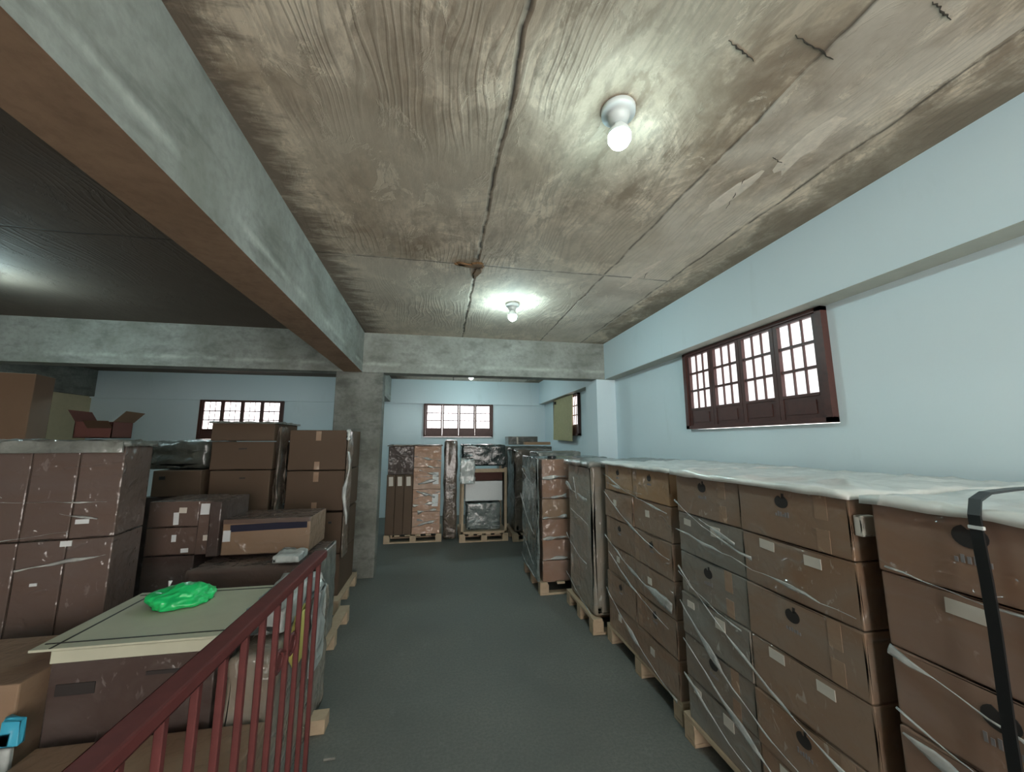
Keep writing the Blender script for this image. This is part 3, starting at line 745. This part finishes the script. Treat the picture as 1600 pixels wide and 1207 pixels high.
# pale topped box with green bag
lb = empty('large_box', (-1.26, 2.34, 0)); tag(lb, 'large brown box with a pale board lid carrying the green bag', 'box')
obj('box_body', bx((-.30, -.29, 0), (.31, .29, .74), .006), m_cardD, lb)
obj('box_collar', bx((-.302, -.295, .742), (.318, -.288, .79), .002), m_lid, lb)
obj('lid', bx((-.38, -.30, .792), (.33, .32, .802), .002), m_lid, lb)
ln = bmesh.new()
box(ln, (-.36, -.255, .8022), (.33, -.248, .8045)); box(ln, (-.31, -.30, .8022), (-.302, .32, .8045)); box(ln, (-.36, .272, .8022), (.33, .279, .8045))
obj('strapping', ln, m_strapline, lb)
obj('hand_hole', bx((-.27, -.294, .615), (-.13, -.2905, .66), .0015), m_logo, lb); obj('dark_stain', bx((.05, -.294, .665), (.24, -.2905, .68)), m_logo, lb)
# bag
bm = bmesh.new(); bmesh.ops.create_icosphere(bm, subdivisions=5, radius=1)
for v in bm.verts:
    d = v.co.copy(); r = 1+.28*noise.noise(d*1.6+Vector((3, 1, 0)))+.16*(1-abs(noise.noise(d*3.1)))**2-.08+.05*noise.noise(d*9)
    c = d*r; v.co = Vector((c.x*.14, c.y*.10, max(-.25, c.z)*.068+.017))
bg_ = obj('plastic_bag', bm, m_green, loc=(-1.33, 2.46, .8075), rz=R(25), smooth=True); tag(bg_, 'crumpled bright green plastic bag on the pale box lid', 'bag')
kn = bmesh.new(); tube(kn, [(-.06, .075, .03), (-.065, .085, .07), (-.062, .085, .095)], [.006, .004, .009], 8); part_label(obj('tied_end', kn, m_labelw, bg_, smooth=True), 'small pale tied end of the bag')

# bundle with white sacks between box and railing
b = obj('wrapped_bundle', lumpy((-.90, 2.02, 0), (-.70, 2.92, .72), .02, 10, 4., 59., .03), m_load4, smooth=True); tag(b, 'grey film-wrapped bundle standing behind the red railing', 'bundle')
b = obj('plastic_sack', lumpy((-.90, 2.15, .735), (-.71, 2.75, .86), .05, 7, 7., 61., .03), m_white, smooth=True); tag(b, 'white plastic sack lying on the grey bundle behind the railing', 'sack')
b = obj('plastic_sack', lumpy((-.665, 2.12, .60), (-.64, 2.28, .82), .03, 5, 9., 63., .01), m_yel, smooth=True); tag(b, 'dull yellow plastic scrap hanging behind the red railing', 'sack')
b = obj('plastic_sheet', lumpy((-.665, 2.40, .40), (-.65, 2.62, .80), .03, 5, 9., 65., .006), m_white, smooth=True); tag(b, 'white plastic sheet hanging down the grey bundle behind the railing', 'sheet')
b = obj('wood_block', bx((-.70, 2.60, 0), (-.61, 2.70, .075), .003), m_pal); tag(b, 'small offcut of pale wood on the floor beside the railing', 'wood block')
b = obj('wood_block', bx((-.56, 2.40, 0), (-.50, 2.43, .012), .002), m_colm, rz=0); tag(b, 'thin dark chip lying on the floor near the railing foot', 'chip')

# cartons low in the left corner
carton(-2.12, -1.60, 1.98, 2.42, 0, .71, m_cardT, 'tan carton in the lower left corner beside the dark box', 'cartons in the lower left corner', face='y')
carton(-1.52, -.70, 1.42, 1.99, 0, .47, m_cardT, 'wide low tan carton behind the near end of the railing', 'cartons in the lower left corner', face='y')
b = obj('plastic_sheet', lumpy((-1.60, 1.93, .515), (-1.535, 1.96, .605), .02, 5, 12., 67., .006), m_blue, smooth=True); tag(b, 'small blue plastic piece on the tan carton in the lower left corner', 'plastic piece')
b = obj('plastic_sheet', lumpy((-1.615, 1.935, .38), (-1.56, 1.96, .505), .02, 5, 12., 69., .006), m_white, smooth=True); tag(b, 'white plastic piece under the blue one in the lower left corner', 'plastic piece')

# big wrapped load on the left
EO = Vector((-1.88, 2.75, 0)); ER = R(10)
def elocal(u, v): return EO+Matrix.Rotation(ER, 3, 'Z') @ Vector((u, v, 0))
GE = 'cartons of the big film-wrapped load on the left'
for r in range(3):
    for c in range(3):
        p = elocal(-.102-c*.205, .16)
        o = obj('carton', carton_bm(.203, .318, .535), m_cardL, loc=(p.x, p.y, .02+(2-r)*.54), rz=ER)
        tag(o, f'upright carton in the {["top", "middle", "bottom"][r]} layer of the big left load, {["right", "centre", "left"][c]} column', 'box', GE)
w = empty('stretch_wrap', EO, ER); tag(w, 'clear film with a crumpled grey fringe around the big left load', 'plastic wrap')
obj('film_fringe', lumpy((-.62, -.040, 1.585), (.002, -.028, 1.655), .022, 14, 14., 71., .003), m_gfilm, w, smooth=True)
top_sheet(w, -.63, .01, -.01, .33, 1.640, .03, 21., .014, mat=m_gfilm)
for (xa, za, xb, zb) in ((-.6, 1.32, -.05, 1.30), (-.6, 1.1, -.2, 1.14), (-.25, 1.24, -.08, 1.20), (-.4, .95, -.02, 1.0), (-.55, 1.38, -.5, 1.34)): rope_y(w, -.006, xa, za, xb, zb, .0, .012)
for a, b_ in (((-.18, -.006, 1.18), (-.12, -.002, 1.205)), ((-.23, -.006, 1.06), (-.18, -.002, 1.09)), ((-.33, -.006, .86), (-.30, -.002, .875))): obj('paper_scrap', bx(a, b_), m_labelw, w)
# open flapped carton on it
oc = empty('open_carton', elocal(-.20, .17)+Vector((0, 0, 1.672)), 0); tag(oc, 'small open carton with red-brown raised flaps on the big left load', 'box')
bm = bmesh.new()
for a, b_ in (((-.10, -.08, 0), (.10, -.076, .10)), ((-.10, .076, 0), (.10, .08, .10)), ((-.10, -.08, 0), (-.096, .08, .10)), ((.096, -.08, 0), (.10, .08, .10)), ((-.1, -.08, 0), (.1, .08, .004))): box(bm, a, b_)
obj('box_body', bm, m_redin, oc)
def flap(p, q, out):
    p, q, out = Vector(p), Vector(q), Vector(out); t = Vector((.004, 0, 0))
    bm = bmesh.new(); hexa(bm, [p, q, q+out*.97, p+out*1.03], [p+t, q+t, q+out*.97+t, p+out*1.03+t]); return bm
obj('flap', flap((-.10, -.08, .10), (-.10, .08, .10), (-.045, 0, .07)), m_redin, oc)
obj('flap', flap((.10, -.08, .10), (.10, .08, .10), (.06, 0, .065)), m_card, oc)
obj('flap', flap((-.03, -.082, .06), (.10, -.082, .06), (.0, -.04, .045)), m_card, oc)

# tall stack at the left edge
GT = 'tall stack at the left edge of the picture'
pallet(-4.0, -3.3, 3.55, 4.15, 'wooden pallet under the tall stack at the left edge')
for k, (z, h) in enumerate(((.13, .69), (.823, .69), (1.516, .69))):
    carton(-3.98, -3.32, 3.70, 3.95, z, h, m_cardB, ['lowest big carton of the tall stack at the left edge', 'middle big carton of the tall stack at the left edge', 'topmost big brown carton at the left edge, above the wrapped load'][k], GT, face='y', rz=R(14))

# ---------------------------------------------------------------- red railing
rl = empty('guard_rail', (-.555, 2.06, 0)); tag(rl, 'red painted steel railing with thin balusters and a bow ornament', 'railing')
obj('handrail', bx((-.028, -2.2, 1.095), (.028, .03, 1.13), .006), m_red, rl)
obj('bottom_rail', bx((-.015, -2.2, .08), (.015, .02, .10), .002, 1), m_red, rl)
k = 0; y = 0.
while y > -1.75:
    obj('baluster', bx((-.009, y-.009, 0), (.009, y+.009, 1.097), .002, 1), m_red, rl); y -= .117
bm = bmesh.new()                                  # bow ornament
for s in (-1, 1):
    pts = [(0, s*.0, 0)]+[(0, s*(.03+.055*(1-math.cos(t))/2*1.2), .035*math.sin(t)) for t in [i*math.pi/5*1.0 for i in range(0, 11)]]
    tube(bm, pts, .007, 6)
    vs = [bm.verts.new((.002, s*.02, 0)), bm.verts.new((.002, s*.085, .038)), bm.verts.new((.002, s*.085, -.038))]
    vt = [bm.verts.new((-.004, s*.02, 0)), bm.verts.new((-.004, s*.085, .038)), bm.verts.new((-.004, s*.085, -.038))]
    bm.faces.new(vs); bm.faces.new(vt)
    for a in range(3): bm.faces.new((vs[a], vs[(a+1) % 3], vt[(a+1) % 3], vt[a]))
obj('ornament', bm, m_red, rl, (.0, -.36, .865))
